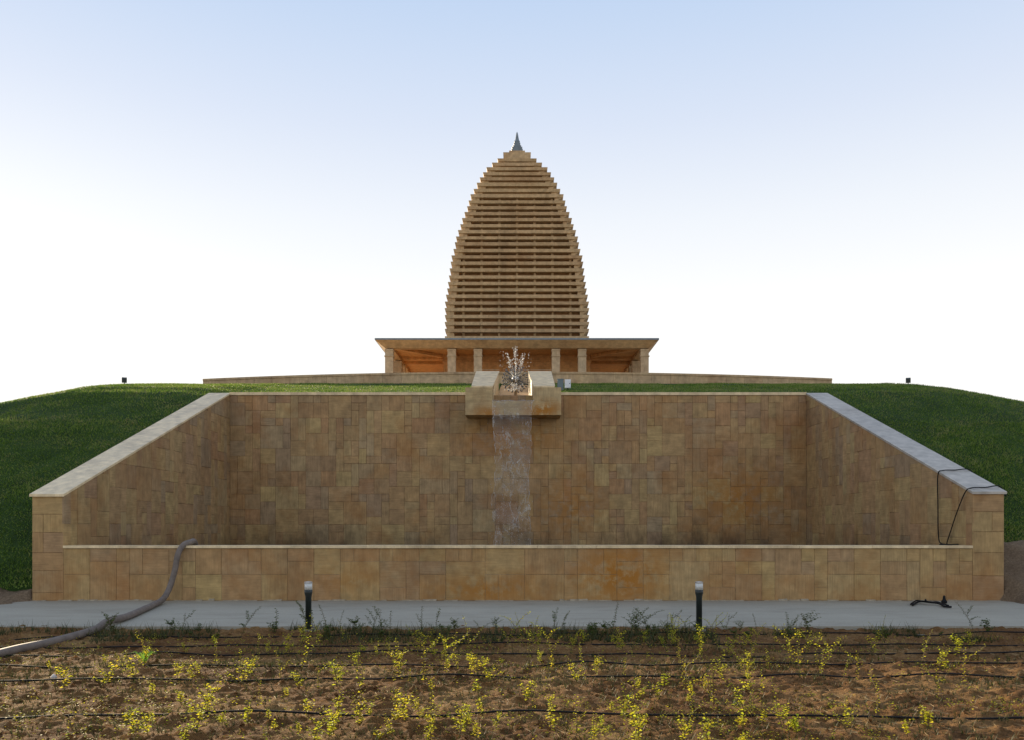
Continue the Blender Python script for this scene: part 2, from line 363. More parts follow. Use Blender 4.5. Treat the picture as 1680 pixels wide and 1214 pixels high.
# soil bed
def bed_z(x, D):
    z = -.085+fbm(x*.7, D*1.2, 21, 3)*.03+fbm(x*2.6, D*5.0, 22, 6, .74)*.055
    cl = vnoise(x*11, D*14, 24); z = z+np.clip(cl-.6, 0, 1)*.10+(vnoise(x*29, D*29, 25)-.5)*.016
    return np.minimum(z, -.012)+.04*np.clip((D-11.9)/.6, 0, 1)-.015*np.exp(-((D-8.3)/.5)**2)
bx = np.arange(-9.6,9.61,.034); by = np.concatenate([np.arange(4.6,9,.03), np.arange(9,12.66,.045)])
X, Y = np.meshgrid(bx, by); Z = bed_z(X, Y); idx = np.arange(X.size).reshape(X.shape)
q = np.stack([idx[:-1,:-1], idx[:-1,1:], idx[1:,1:], idx[1:,:-1]], -1).reshape(-1,4)
struct(link('soil_bed', np_mesh('soil_bed', np.stack([X.ravel(), Y.ravel(), Z.ravel()], 1), q, M['soil'], True)), 'rough reddish planting bed in front of the path')
for name, (x0, x1, y0, y1, zf, seed) in {'soil_mound': (9.1,15.5,15.4,19.2,1.15,41), 'soil_bank': (-15.5,-9.1,15.0,17.6,.30,42)}.items():
    a = np.arange(x0, x1+.01, .06); b = np.arange(y0, y1+.01, .06); X, Y = np.meshgrid(a, b)
    lim = 18.15 if x0 > 0 else 16.95
    edge = lim+.5*(vnoise(X*1.3, Y*0+seed, seed)-.5)
    Z = np.maximum(hill_z(X, Y), -.16)+(.27 if x0 > 0 else .21)*np.clip((edge-Y)/.5, -1.2, 1)*np.clip((Y-y0)/.6, .2, 1)
    Z = Z+fbm(X*1.8, Y*1.8, seed, 5, .6)*(.13 if x0 > 0 else .07)
    ax_ = np.abs(X); Z = np.where(Y < 16.86, -.12+(Z+.12)*np.clip((ax_-9.42+.08*np.sin(Y*9))/.4, 0, 1), np.where(ax_ < 9.57, -.3, Z))
    idx = np.arange(X.size).reshape(X.shape)
    q = np.stack([idx[:-1,:-1], idx[:-1,1:], idx[1:,1:], idx[1:,:-1]], -1).reshape(-1,4)
    o = link(name, np_mesh(name, np.stack([X.ravel(), Y.ravel(), Z.ravel()], 1), q, M['dry'], True))
    struct(o, 'bare brown earth heap beside the pool wall end' if x0 > 0 else 'strip of bare earth at the foot of the mound')
rng = random.Random(11)
mb = MB()
for i in range(3800):
    D = rng.uniform(5.8, 12.4); x = rng.uniform(-.63,.63)*D; r = rng.choice((.006,.008,.011,.015,.022))*rng.uniform(.7,1.2)
    mb.octa((x, D, float(bed_z(np.array(x), np.array(D)))+r*.3), r, rng)
tag(mb.build('soil_clods', M['soil']), 'loose clods scattered over the planting bed', None, kind='stuff')
mb = MB()
for i in range(1500):
    D = rng.uniform(5.8, 11.5); x = rng.uniform(-.63,.63)*D; z = float(bed_z(np.array(x), np.array(D)))+.008
    a = rng.uniform(0, 3.14); L = rng.uniform(.02,.07); c_, s_ = math.cos(a)*L, math.sin(a)*L; h = rng.uniform(-.004,.02)
    mb.add([(x-c_,D-s_,z),(x-c_+.004,D-s_+.004,z+.003),(x+c_,D+s_,z+h)], [(0,1,2)])
tag(mb.build('straw_litter', M['straw']), 'dry straw and leaf bits lying on the soil', None, kind='stuff')

# ------------------------------------------------------------------ sandstone cladding
def ashlar(W, H, u, seed, big=True, v0=0.0):
    r = random.Random(seed); nx = max(1, round(W/u)); nz = max(1, round(H/u)); ux = W/nx; uz = H/nz
    occ = [[False]*nx for _ in range(nz)]; out = []
    shapes = [(2,2),(2,2),(1,2),(2,1),(2,3),(3,2),(1,1),(2,2),(1,3),(3,3)] if big else [(2,2),(1,2),(2,1),(1,1),(2,2),(3,2)]
    for j in range(nz):
        for i in range(nx):
            if occ[j][i]: continue
            for k in range(12):
                a, b = r.choice(shapes) if k < 11 else (1, 1)
                if i+a <= nx and j+b <= nz and not any(occ[jj][ii] for jj in range(j, j+b) for ii in range(i, i+a)): break
            for jj in range(j, j+b):
                for ii in range(i, i+a): occ[jj][ii] = True
            out.append((i*ux, v0+j*uz, (i+a)*ux, v0+(j+b)*uz))
    return out
TILE = {}
GAP = .0025
def tile_mesh(w, h, mat, key):
    k = (round(w,3), round(h,3), key)
    if k not in TILE:
        a, b = w/2-GAP, h/2-GAP; e = .006; th = .03
        TILE[k] = MB().add([(-a,0,-b),(a,0,-b),(a,0,b),(-a,0,b),(-a,-th+e,-b),(a,-th+e,-b),(a,-th+e,b),(-a,-th+e,b),
                            (-a+e,-th,-b+e),(a-e,-th,-b+e),(a-e,-th,b-e),(-a+e,-th,b-e)],
            [(8,9,10,11)]+[(i,(i+1)%4,4+(i+1)%4,4+i) for i in range(4)]+[(4+i,4+(i+1)%4,8+(i+1)%4,8+i) for i in range(4)]).mesh('tile', mat)
    return TILE[k]
def clip(poly, a, b, c):                     # keep a*u+b*v<=c
    out = []
    for i in range(len(poly)):
        p, q = poly[i], poly[(i+1) % len(poly)]
        fp, fq = a*p[0]+b*p[1]-c, a*q[0]+b*q[1]-c
        if fp <= 0: out.append(p)
        if (fp < 0 < fq) or (fq < 0 < fp):
            s = fp/(fp-fq); out.append((p[0]+(q[0]-p[0])*s, p[1]+(q[1]-p[1])*s))
    return out
def clad(parent, rects, origin, rotz, mat, key, seed, line=None, skip=None):
    r = random.Random(seed); Rm = Matrix.Rotation(rotz, 3, 'Z'); n = 0; rest = None
    if len(rects) > 295:
        big = sorted(rects, key=lambda q: -(q[2]-q[0])*(q[3]-q[1])); rects = big[:295]; rest = MB()
        for (u0, v0, u1, v1) in big[295:]:
            a, b = (u1-u0)/2-GAP, (v1-v0)/2-GAP; cu, cv = (u0+u1)/2, (v0+v1)/2; y_ = -.03+r.uniform(-.004,.004); e = .006
            rest.hexa([(cu-a,y_+.02,cv-b),(cu+a,y_+.02,cv-b),(cu+a,y_+.02,cv+b),(cu-a,y_+.02,cv+b),(cu-a+e,y_,cv-b+e),(cu+a-e,y_,cv-b+e),(cu+a-e,y_,cv+b-e),(cu-a+e,y_,cv+b-e)])
        o = rest.build('small_tiles', mat, parent, loc=origin); o.rotation_euler = (0, 0, rotz); o['kind'] = 'stuff'
    for (u0, v0, u1, v1) in rects:
        cu, cv = (u0+u1)/2, (v0+v1)/2
        if skip and skip(u0, v0, u1, v1): continue
        d = r.uniform(-.004, .004)
        poly = [(u0,v0),(u1,v0),(u1,v1),(u0,v1)]
        me = None
        if line:
            pc = clip(poly, *line)
            if len(pc) < 3: continue
            ar = abs(sum(pc[i][0]*pc[(i+1) % len(pc)][1]-pc[(i+1) % len(pc)][0]*pc[i][1] for i in range(len(pc))))/2
            if ar < .01: continue
            if len(pc) != 4 or abs(ar-(u1-u0)*(v1-v0)) > 1e-4:
                cu = sum(p[0] for p in pc)/len(pc); cv = sum(p[1] for p in pc)/len(pc)
                sh = [((p[0]-cu)*(1-2*GAP/.5), (p[1]-cv)*(1-2*GAP/.5)) for p in pc]
                me = MB().prism(sh, -.03, 0, 'y').mesh('tile', mat)
        if me is None: me = tile_mesh(u1-u0, v1-v0, mat, key)
        o = link('tile', me, parent, Vector(origin)+Rm @ Vector((cu, d, cv))); o.rotation_euler = (0, 0, rotz); n += 1
    return n

# back wall
bw = thing('retaining_wall', 'tall sandstone tiled back wall behind the waterfall', 'wall', (0,BACKD,0))
MB().box(-WIN-.6, WIN+.6, .014, .5, -.5, 5.52).build('masonry_core', M['backing'], bw)
back_tiles = ashlar(2*WIN, 4.72, .236, 3, True, .80)
clad(bw, back_tiles, (-WIN, .032, 0), 0, M['back'], 'b', 5)
MB().box(-WIN, WIN, .0, .03, -.3, .795).build('wet_skirting', M['back'], bw)
MB().box(-WIN-.0, -1.62, -.03, .55, 5.523, 5.61).build('coping', M['coping'], bw); MB().box(1.33, WIN, -.03, .55, 5.523, 5.61).build('coping', M['coping'], bw)
# wings: z of the masonry top as a line in depth
Z0, SL = 2.06, (5.56-2.06)/(BACKD-LOWD)
for side, nm, lab, cm, dz in ((-1,'left','left sloping wing wall with warm beige coping beside the hose','coping',0.0), (1,'right','right sloping wing wall with bluish skylit coping crossed by black cables','coping_skylit',.05)):
    w = thing('wing_wall', lab, 'wall', (side*WIN, LOWD, 0), 'sloping wing walls of the pool')
    L = BACKD-LOWD+.03
    a, b = (.012, WOUT-WIN) ; z0 = Z0+dz; sl = (5.54-z0)/(BACKD-LOWD)
    mb = MB(); P = [(.014,-.4),(L,-.4),(L,z0+sl*L),(.014,z0+sl*.014)]
    mb.prism(P, side*a, side*b, 'x').build('masonry_core', M['backing'], w)
    rects = ashlar(BACKD-LOWD, 4.9, .27, 17 if side < 0 else 23, True, .70)
    line = (-sl, 1, z0) if side < 0 else (sl, 1, z0+sl*(BACKD-LOWD))
    if side < 0: clad(w, rects, (side*.032*-1+side*.06, 0, 0), R(90), M['wing'], 'w', 8, line)
    else: clad(w, rects, (.032-.0, BACKD-LOWD, 0), R(-90), M['wing'], 'w', 9, line)
    MB().prism([(.43,-.3),(L-.06,-.3),(L-.06,.695),(.43,.695)], side*.002, side*.0115, 'x').build('wet_skirting', M['wing'], w)
    # end pier: its own courses of stone
    r = random.Random(31+side); zz = 0.0
    hs = [.16,.44,.36,.40,.36,.36] if side < 0 else [.5,.46,.42,.40,.36]
    tot = sum(hs); hs = [h*(z0-.0)/tot for h in hs]
    for h in hs:
        cuts = [0, WOUT-WIN] if r.random() < .55 else [0, (WOUT-WIN)*r.choice((.35,.62)), WOUT-WIN]
        for u0, u1 in zip(cuts[:-1], cuts[1:]):
            uu0, uu1 = (-(WOUT-WIN)+u0, -(WOUT-WIN)+u1) if side < 0 else (u0, u1)
            o = link('tile', tile_mesh(uu1-uu0, h, M['low'], 'p'), w, ((uu0+uu1)/2, .032, zz+h/2))
        zz += h
    # sloping coping slabs
    n = 5 if side < 0 else 6
    e0 = -.035
    for i in range(n):
        s0 = e0+(L-.03-e0)*i/n+(.004 if i else 0); s1 = e0+(L-.03-e0)*(i+1)/n-.004
        P = [(s0, z0+sl*s0+.004),(s1, z0+sl*s1+.004),(s1, z0+sl*s1+.054),(s0, z0+sl*s0+.054)]
        MB().prism(P, -side*.02, side*(b+.035), 'x').build('coping_slab', M[cm], w)
    P = [(L-.026, z0+sl*(L-.03)+.004),(L+.5, z0+sl*(L-.03)+.02),(L+.5, z0+sl*(L-.03)+.055),(L-.026, z0+sl*(L-.03)+.055)]
    MB().prism(P, -side*.02, side*(b+.035), 'x').build('coping_slab', M[cm], w)
# low pool wall
lw = thing('pool_wall', 'low sandstone pool wall with thin pale coping behind the path', 'wall', (0,LOWD,0))
MB().box(-WIN-.03, WIN+.03, .0125, .42, -.3, 1.035).build('masonry_core', M['backing_low'], lw)
low_tiles = ashlar(2*WIN, 1.03, .258, 12, True, .005)
clad(lw, low_tiles, (-WIN, .032, 0), 0, M['low'], 'l', 4)
r = random.Random(3); x = -WIN+.004; i = 0
while x < WIN-.01:
    x1 = min(x+r.uniform(1.0,1.5), WIN-.004)
    if WIN-x1 < .5: x1 = WIN-.004
    MB().box(x, x1-.005, -.03, .45, 1.037+r.uniform(0,.003), 1.09+r.uniform(-.003,.003)).build('coping_slab', M['coping'], lw); x = x1
mb = MB(); r = random.Random(9); x = -WOUT
while x < WOUT:                              # smeared mortar along the foot
    L = r.uniform(.08,.3); h = max(.004, r.gauss(.016,.014))
    mb.hexa([(x,-.045-r.random()*.02,0.001),(x+L,-.045-r.random()*.02,0.001),(x+L,.02,0.001),(x,.02,0.001),(x+.01,-.012,h*r.uniform(.5,1)),(x+L-.01,-.012,h*r.uniform(.6,1.1)),(x+L,.02,h),(x,.02,h)]); x += L
o = mb.build('mortar_smear', M['mortar'], lw); o['kind'] = 'stuff'
struct(MB().add([(-WIN+.03,LOWD+.43,.72),(WIN-.03,LOWD+.43,.72),(WIN-.03,BACKD-.001,.72),(-WIN+.03,BACKD-.001,.72)], [(0,1,2,3)]).build('water', M['water']), 'still water standing in the pool')

# ------------------------------------------------------------------ spout, waterfall, fountain
SD = 25.65
sp = thing('water_spout', 'projecting sandstone spout block with sloped cheeks above the wall', 'spout', (-.147, SD, 0))
zb, zl, zt = 4.80, 5.22, 5.63
MB().box(-1.44,-.632, 0, .82, zl+.003, zt).build('block', M['spout'], sp)
MB().box(.632,1.44, 0, .82, zl+.003, zt).build('block', M['spout'], sp)
MB().box(-1.44,1.44, .004, .84, zb, zl).build('sill_block', M['spout'], sp)
for s in (-1, 1):                            # the cheeks climb with the mound and widen to the back
    xi0, xi1, xo0, xo1 = (.62, .50, 1.24, 1.24)
    y0, y1 = .03, 2.95; za0, za1 = zt+.004, 6.60
    MB().hexa([(s*p[0],p[1],p[2]) for p in ((xi0,.822,zl-.3),(xo0,.822,zl-.3),(xo1,y1,zl-.3),(xi1,y1,zl-.3),(xi0-.02,.822,za0+.27),(xo0,.822,za0+.27),(xo1,y1,za1),(xi1,y1,za1))]).build('cheek', M['coping'], sp)
    MB().hexa([(s*p[0],p[1],p[2]) for p in ((xi0,y0,za0),(xo0,y0,za0),(xo1,y1,za1+.002),(xi1-.012,y1,za1+.002),(xi0-.01,y0,za0+.045),(xo0+.02,y0,za0+.045),(xo1+.02,y1,za1+.05),(xi1-.022,y1,za1+.05))]).build('coping_slab', M['coping'], sp)
MB().hexa([(-.61,.845,zl-.3),(.61,.845,zl-.3),(.55,10.1,zl-.3),(-.55,10.1,zl-.3),(-.61,.845,zl+.02),(.61,.845,zl+.02),(.55,10.1,7.36),(-.55,10.1,7.36)]).build('chute', M['ceil'], sp)
# water film on the chute and the falling sheet
nu, nv = 30, 120; V = []; Fq = []
for j in range(nv):
    for i in range(nu):
        u = i/(nu-1); 
        if j < 10:
            s = j/9; y = .95*(1-s)-.012*s; z = zl+.028+.05*(1-s); w = .575+.05*s; x = (u-.5)*2*w
            z += .006*math.sin(u*19+s*7)
        else:
            s = (j-9)/(nv-10); drop = s*(zl-.72); y = -.03-.20*math.sqrt(s)
            w = .59-.07*min(1, s*2.2)+.03*s; x = (u-.5)*2*w
            k = min(1, s*1.5); nf = lambda a, b, sd: float(fbm(np.array([a]), np.array([b]), sd, 3)[0])
            y += k*.16*nf(u*4+s*2, s*7, 61); x += k*.12*nf(u*1.5, s*9, 63)
            z = zl+.028-drop
        V.append((x-.147+(-.03 if j >= 10 else 0), SD+y, z))
for j in range(nv-1):
    for i in range(nu-1): Fq.append((j*nu+i, j*nu+i+1, (j+1)*nu+i+1, (j+1)*nu+i))
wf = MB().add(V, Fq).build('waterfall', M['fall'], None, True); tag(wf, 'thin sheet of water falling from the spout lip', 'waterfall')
mb = MB(); r = random.Random(5)
for e in (0, nu-1):                          # thicker bright ropes of water down the two edges
    j = 9
    while j < nv-6:
        k = r.randint(6, 16); pts = [V[q_*nu+e] for q_ in range(j, min(j+k, nv-1), 2)]
        if len(pts) > 2: mb.tube([(p[0]+r.gauss(0,.010), p[1], p[2]) for p in pts], (r.uniform(.003,.009), .002), 4, 2)
        j += k+(r.randint(0,2) if j < 45 else r.randint(1,8))
o = mb.build('edge_rope', M['drop'], wf, True); o['kind'] = 'stuff'
mb = MB()
for k in range(700):
    s = r.random()**.6; u = r.gauss(.5,.28); y = -.05-.2*math.sqrt(s)+r.uniform(-.12,.05)
    mb.octa((-.18+(u-.5)*1.15, SD+y, zl-s*(zl-.8)), r.choice((.003,.004,.006,.011)), r)
o = mb.build('spray', M['drop'], wf); o['kind'] = 'stuff'
FC = Vector((-.085, 28.9, 6.42))
ft = thing('dandelion_fountain', 'round dandelion fountain with upright jets between the spout cheeks', 'fountain', FC)
mb = MB(); r = random.Random(8); tips = []
for k in range(130):
    ph = math.acos(1-2*(k+.5)/130); th = k*2.39996
    d = Vector((math.sin(ph)*math.cos(th), math.sin(ph)*math.sin(th), math.cos(ph))); tips.append(d)
    mb.tube([d*.06, d*.43], .006, 3, 1)
o = mb.build('spokes', M['pipe'], ft); o['kind'] = 'stuff'
mb = MB()
for d in tips: mb.octa(d*.445, .027)
o = mb.build('nozzles', M['pipe'], ft); o['kind'] = 'stuff'
MB().lathe([(.05,-1.0),(.05,-.12),(.11,-.08),(.13,0),(.11,.08),(.03,.12)], n=14).build('hub', M['steel'], ft, True)
mb = MB()
for (dx, h, n) in ((0,1.05,150),(-.28,.82,100),(.27,.82,100),(-.15,.62,50),(.14,.6,50)):
    for k in range(n):
        t_ = r.random(); x = dx*(.35+.65*t_)+r.gauss(0,.014+.03*t_); z = h*t_-.05
        mb.octa((x, -.45+r.gauss(0,.05), z), r.choice((.005,.007,.009,.013,.02))*(.7+.6*t_), r)
for dx, h in ((0,.95),):
    mb.tube([(dx*.35,-.45,-.15),(dx*.7+.008,-.45,h*.45),(dx,-.45,h)], (.008,.003), 5, 4)
for k in range(300):
    a = r.uniform(0,6.28); rad = .5*math.sqrt(r.random()); mb.octa((rad*math.cos(a), -.5+r.uniform(-.05,.1), rad*math.sin(a)-.02), r.uniform(.005,.012), r)
for k in range(26): mb.octa((r.choice((-1,1))*r.uniform(.25,.55), -.45, r.uniform(.3,.85)), r.uniform(.008,.02), r)
for k in range(60): mb.octa((r.gauss(0,.12), -.5, -.40+r.uniform(-.06,.16)), r.uniform(.015,.04), r)
o = mb.build('water_jets', M['drop'], ft); o['kind'] = 'stuff'

# ------------------------------------------------------------------ terrace and temple
tr = thing('terrace', 'long low sandstone terrace wall under the temple', 'terrace', (0,36,0))
arcR = 57.7
def arc(x): return arcR-math.sqrt(arcR*arcR-(x-.2)**2)
XL, XR = -13.95, 13.85
pts = [XL+(XR-XL)*i/34 for i in range(35)]
poly = [(x, arc(x)+.04) for x in pts]+[(XR,26.5),(XL,26.5)]
MB().prism(poly, 6.4, 7.86, 'z').build('platform', M['terrace'], tr)
for x0, x1 in zip(pts[:-1], pts[1:]):
    a0, a1 = arc(x0), arc(x1); g_ = .004
    MB().hexa([(x0+g_,a0,6.6),(x1-g_,a1,6.6),(x1-g_,a1+.05,6.6),(x0+g_,a0+.05,6.6),(x0+g_,a0,7.86),(x1-g_,a1,7.86),(x1-g_,a1+.05,7.86),(x0+g_,a0+.05,7.86)]).build('facing_panel', M['terrace'], tr)
    MB().hexa([(x0+g_/2,a0-.03,7.863),(x1-g_/2,a1-.03,7.863),(x1-g_/2,a1+.4,7.863),(x0+g_/2,a0+.4,7.863),(x0+g_/2,a0-.03,7.95),(x1-g_/2,a1-.03,7.95),(x1-g_/2,a1+.4,7.95),(x0+g_/2,a0+.4,7.95)]).build('coping_slab', M['terrace'], tr)
TY, TX = 49.0, -.06
tp = thing('temple', 'stepped beehive sandstone temple with open colonnade on top of the mound', 'temple', (TX,TY,7.86))
TZ = -7.86                                   # local offset: children use world heights
def tb(mb, name, m, parent=tp): return mb.build(name, m, parent)
EZ = 10.58
MB().box(-6.78,6.78,-6.78,6.78,0,.10).build('plinth', M['temple'], tp)
# roof: slab with a flared cornice hanging under its rim
MB().box(-7.0,7.0,-7.0,7.0,EZ+TZ-.02,EZ+TZ+.06).build('roof_slab', M['finial'], tp)
fl = MB()
for a in range(4):
    Rm = Matrix.Rotation(a*math.pi/2, 4, 'Z')
    o_, i_ = 6.98, 6.56; zt_, zb_ = EZ+TZ-.022, EZ+TZ-.34
    P = [(-o_,-o_,zt_),(o_,-o_,zt_),(i_,-i_,zb_),(-i_,-i_,zb_),(-o_+.5,-o_+.55,zt_),(o_-.5,-o_+.55,zt_),(i_-.12,-i_+.2,zb_),(-i_+.12,-i_+.2,zb_)]
    P = [Rm @ Vector(p) for p in P]
    MB().add(P, [(0,3,2,1),(3,7,6,2),(4,5,6,7),(0,1,5,4)]).build('cornice', M['temple'], tp)
MB().box(-6.4,6.4,-6.4,6.4,EZ+TZ-.16,EZ+TZ-.024).build('ceiling', M['ceil'], tp)
CR = 3.88
core = MB().box(-CR,CR,-CR,CR,.1,EZ+TZ-.162).build('core_wall', M['ceil'], tp)
MB().box(-CR-.06,CR+.06,-CR-.06,CR+.06,EZ+TZ-.52,EZ+TZ-.42).build('core_band', M['ceil'], core)
for s in (-1,1):
    for k in range(4):                       # doorways into the core
        pass
CP = [-6.46,-3.25,-1.94,1.94,3.25,6.46]; row = 6.36
def column(x, y):
    h = EZ+TZ-.36
    c_ = MB().box(-.2,.2,-.2,.2,.1,h-.02).build('column', M['column'], tp, loc=(x,y,0))
    MB().box(-.235,.235,-.235,.235,h-.40,h-.36).build('capital_band', M['column'], c_); MB().box(-.22,.22,-.22,.22,h-.12,h-.06).build('capital_band', M['column'], c_)
    MB().box(-.25,.25,-.25,.25,.1,.3).build('base', M['column'], c_)
    return c_
cols = set()
for c_ in CP:
    for s in (-row, row):
        cols.add((c_ if abs(c_) < 6 else math.copysign(row, c_), s)); cols.add((s, c_ if abs(c_) < 6 else math.copysign(row, c_)))
for (x, y) in sorted(cols): column(x, y)
bzt, bzb = EZ+TZ-.165, EZ+TZ-.345
for s in (-1,1):                             # ring beam and the ceiling beams to the core
    MB().box(-6.5,6.5,s*row-.16,s*row+.16,bzb,bzt).build('beam', M['temple'], tp)
    MB().box(s*row-.16,s*row+.16,-row+.165,row-.165,bzb,bzt).build('beam', M['temple'], tp)
    for q in (-3.25,-1.94,1.94,3.25):
        for (x0,x1,y0,y1) in ((q-.12,q+.12,s*(CR+.07),s*(row-.165)), (s*(CR+.07),s*(row-.165),q-.12,q+.12)):
            MB().box(min(x0,x1),max(x0,x1),min(y0,y1),max(y0,y1),bzb+.05,bzt).build('beam', M['ceil'], tp)
    for s2 in (-1,1):
        a = Vector((s*(CR+.1), s2*(CR+.1))); b = Vector((s*(row-.2), s2*(row-.2))); n_ = Vector((-(b-a).y,(b-a).x)).normalized()*.12
        pp = [a-n_, b-n_, b+n_, a+n_]
        MB().hexa([(p.x,p.y,bzb+.02) for p in pp]+[(p.x,p.y,bzt-.005) for p in pp]).build('beam', M['ceil'], tp)
# tiers (photo: row of the lip, half width in pixels)
T = [(160,170/2.64/2*1.0),(178,217/2.64/2),(198,265/2.64/2),(220,295/2.64/2),(242,323/2.64/2),(265,349/2.64/2),(292,376/2.64/2),(315,404/2.64/2),(342,420/2.64/2),
     (367,433/2.64/2),(392,456/2.64/2),(418,477/2.64/2),(445,492/2.64/2),(470,512/2.64/2),(498,530/2.64/2),(523,539/2.64/2),(552,551/2.64/2),(580,569/2.64/2),(607,575/2.64/2),
     (636,584/2.64/2),(667,590/2.64/2),(695,599/2.64/2),(723,606/2.64/2),(750,616/2.64/2),(780,625/2.64/2),(808,627/2.64/2),(838,626/2.64/2),(868,627/2.64/2),(898,626/2.64/2),(930,625/2.64/2)]
lev = []
for yz, p in T:
    w = TY*p/(F+p); D = TY-w; z = EYE+(HY-(200+yz/2.64))*D/F
    lev.append((z+TZ, w))
lev.append((EZ+TZ+.061, lev[-1][1]))
for i in range(len(lev)-1):
    z, w = lev[i]; zn = lev[i+1][0]; h = z-zn
    lip = h*.43
    s_ = MB().frus(0,0,w-.035,w,z-lip,z).build('tier_slab', M['temple'], tp)
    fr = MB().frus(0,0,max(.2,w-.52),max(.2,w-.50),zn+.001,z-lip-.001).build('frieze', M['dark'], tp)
    mb = MB(); wp = w-.13
    zt2, zb2 = z-lip-.001, zn+.001
    npst = int((w-.5)/.95)
    ks = [k*.95 for k in range(-npst, npst+1)] if w > 1.2 else [0]
    hp = .06; din = .19
    for a in range(4):
        Rm = Matrix.Rotation(a*math.pi/2, 3, 'Z')
        segs = [(k-hp, k+hp) for k in ks]
        end = .15
        segs += [(-wp, -wp+end), (wp-end, wp-.002)]
        if i < 7: segs = [(-wp, -wp+.12), (-wp+.12, wp-.12), (wp-.12, wp-.002)]       # the top courses are closed walls
        for (x0, x1) in segs:
            x0 = max(x0, -wp); x1 = min(x1, wp); dd = din if abs(x0+x1)/2 < wp-.1 else 0
            P = [(x0,-wp+dd,zb2),(x1,-wp+dd,zb2),(x1,-wp+.36,zb2),(x0,-wp+.36,zb2),(x0,-wp-.06+dd,zt2),(x1,-wp-.06+dd,zt2),(x1,-wp+.36,zt2),(x0,-wp+.36,zt2)]
            if x0 == -wp: P[4] = (-wp-.06,-wp-.06,zt2)
            if x1 >= wp-.003: P[5] = (wp+.058,-wp-.06,zt2)
            mb.hexa([Rm @ Vector(p) for p in P])
        # low sill below each opening
        mb.hexa([Rm @ Vector(p) for p in [(-wp+.3,-wp+.27,zb2-.0005),(wp-.3,-wp+.27,zb2-.0005),(wp-.3,-wp+.36,zb2-.0005),(-wp+.3,-wp+.36,zb2-.0005),(-wp+.3,-wp+.25,zb2+h*.1),(wp-.3,-wp+.25,zb2+h*.1),(wp-.3,-wp+.36,zb2+h*.1),(-wp+.3,-wp+.36,zb2+h*.1)]])
    o = mb.build('posts', M['temple'], fr); o['kind'] = 'stuff'
ztop = lev[0][0]
def lvl(y, p):
    w = TY*p/(F+p); return EYE+(HY-y)*(TY-w)/F+TZ, w
z1, w1 = lvl(250.5, 22.7)
MB().frus(0,0,w1-.02,w1,ztop+.002,z1).build('crown_block', M['temple'], tp)
z2, w2 = lvl(248, 13); MB().frus(0,0,w2,w2,z1+.002,z2+.01).build('crown_step', M['temple'], tp)
fin = MB(); zz = z2+.012
for (y, p) in ((245,9.5),(241.5,8.7),(239,6.8),(235,5.4),(231.5,4.6)):
    z_, w_ = lvl(y, p); fin.frus(0,0,w_*.9,w_,zz,z_); zz = z_
z_, _ = lvl(217, .3); fin.lathe([(.14,zz),(.11,zz+.12),(.055,zz+.45),(.012,z_)], n=10)
fin.build('finial', M['finial'], tp)

# ------------------------------------------------------------------ small things
# path bollards
def bollard(loc, label):
    b = thing('bollard_light', label, 'bollard light', loc, 'bollard lights along the path')
    MB().lathe([(.044,.03),(.044,.50),(.059,.56),(.059,.60)], n=18).build('post', M['bollard'], b, True)
    MB().lathe([(.055,.602),(.055,.70)], n=18).build('lens', M['lens'], b, True)
    MB().lathe([(.060,.702),(.060,.718),(.02,.724)], n=18).build('cap', M['steel'], b)
    MB().lathe([(.115,-.10),(.115,.02),(.10,.03)], n=16).build('footing', M['mortar'], b)
    return b
for X0, lab in ((506,'black bollard light with frosted top, in front of the hose side of the wall'), (1147,'black bollard light with frosted top, nearer the coiled cable on the path')):
    p = px(X0, 1033, 12.42); bollard((p.x, 12.42, -.05), lab)
# fat hose over the wall
hz = .055
H = [(-6.62,18.2,.74),(-6.6,17.55,1.02),(-6.55,17.25,1.16),(-6.52,17.0,1.155),(-6.58,16.78,1.10),(-6.64,16.66,.92),(-6.68,16.6,.6),(-6.74,16.5,.28),(-6.74,16.2,.09),(-6.6,15.5,hz),(-6.4,14.6,hz),(-6.15,13.4,hz),(-6.05,12.6,hz+.02),(-6.03,12.1,-.0),(-6.1,11.2,-.035),(-6.15,10.4,-.03),(-6.1,9.6,-.03),(-5.95,8.6,-.03)]
hs_ = MB().tube(H, .056, 12, 8).build('hose', M['hose'], None, True); tag(hs_, 'fat grey brown hose hanging over the pool wall onto the path', 'hose')
# cables over the right coping
def cz(D): return Z0+.05+(5.54-Z0-.05)/(BACKD-LOWD)*(D-LOWD)+.062
xi = WIN-.045
A = [(9.75,18.2,cz(18.2)-.2),(9.62,18.2,cz(18.2)+.008),(9.3,18.17,cz(18.17)+.008),(9.02,18.12,cz(18.12)+.012),(xi,18.1,cz(18.1)-.08),(xi-.01,18.08,1.9),(xi-.015,18.05,1.3),(xi-.02,17.9,1.1),(xi-.04,17.2,1.105),(8.62,17.0,1.105),(8.4,17.02,1.105)]
tag(MB().tube(A, .012, 6, 6).build('cable', M['black'], None, True), 'black cable hanging straight down the right wing wall', 'cable')
B = [(9.75,17.05,cz(17.05)-.2),(9.62,17.05,cz(17.05)+.008),(9.3,16.98,cz(16.98)+.008),(9.0,16.94,cz(16.94)+.01),(xi,17.0,cz(17.0)-.1),(xi-.01,17.3,1.75),(xi-.015,17.55,1.35),(xi-.02,17.68,1.12),(xi-.03,17.7,.9)]
tag(MB().tube(B, .012, 6, 6).build('cable', M['black'], None, True), 'black cable running slantwise from the right pier top to the pool', 'cable')
def on(x, y, z): 
    D = (EYE-z)*F/(y-HY); return ((x-CX)/F*D, D, z)
cb = thing('cable_coil', 'black cable lying in a loose loop on the path near the right pier', 'cable', on(1528,988,.02))
L0 = Vector(cb.location)
def rel(l): return [Vector(on(*p))-L0 for p in l]
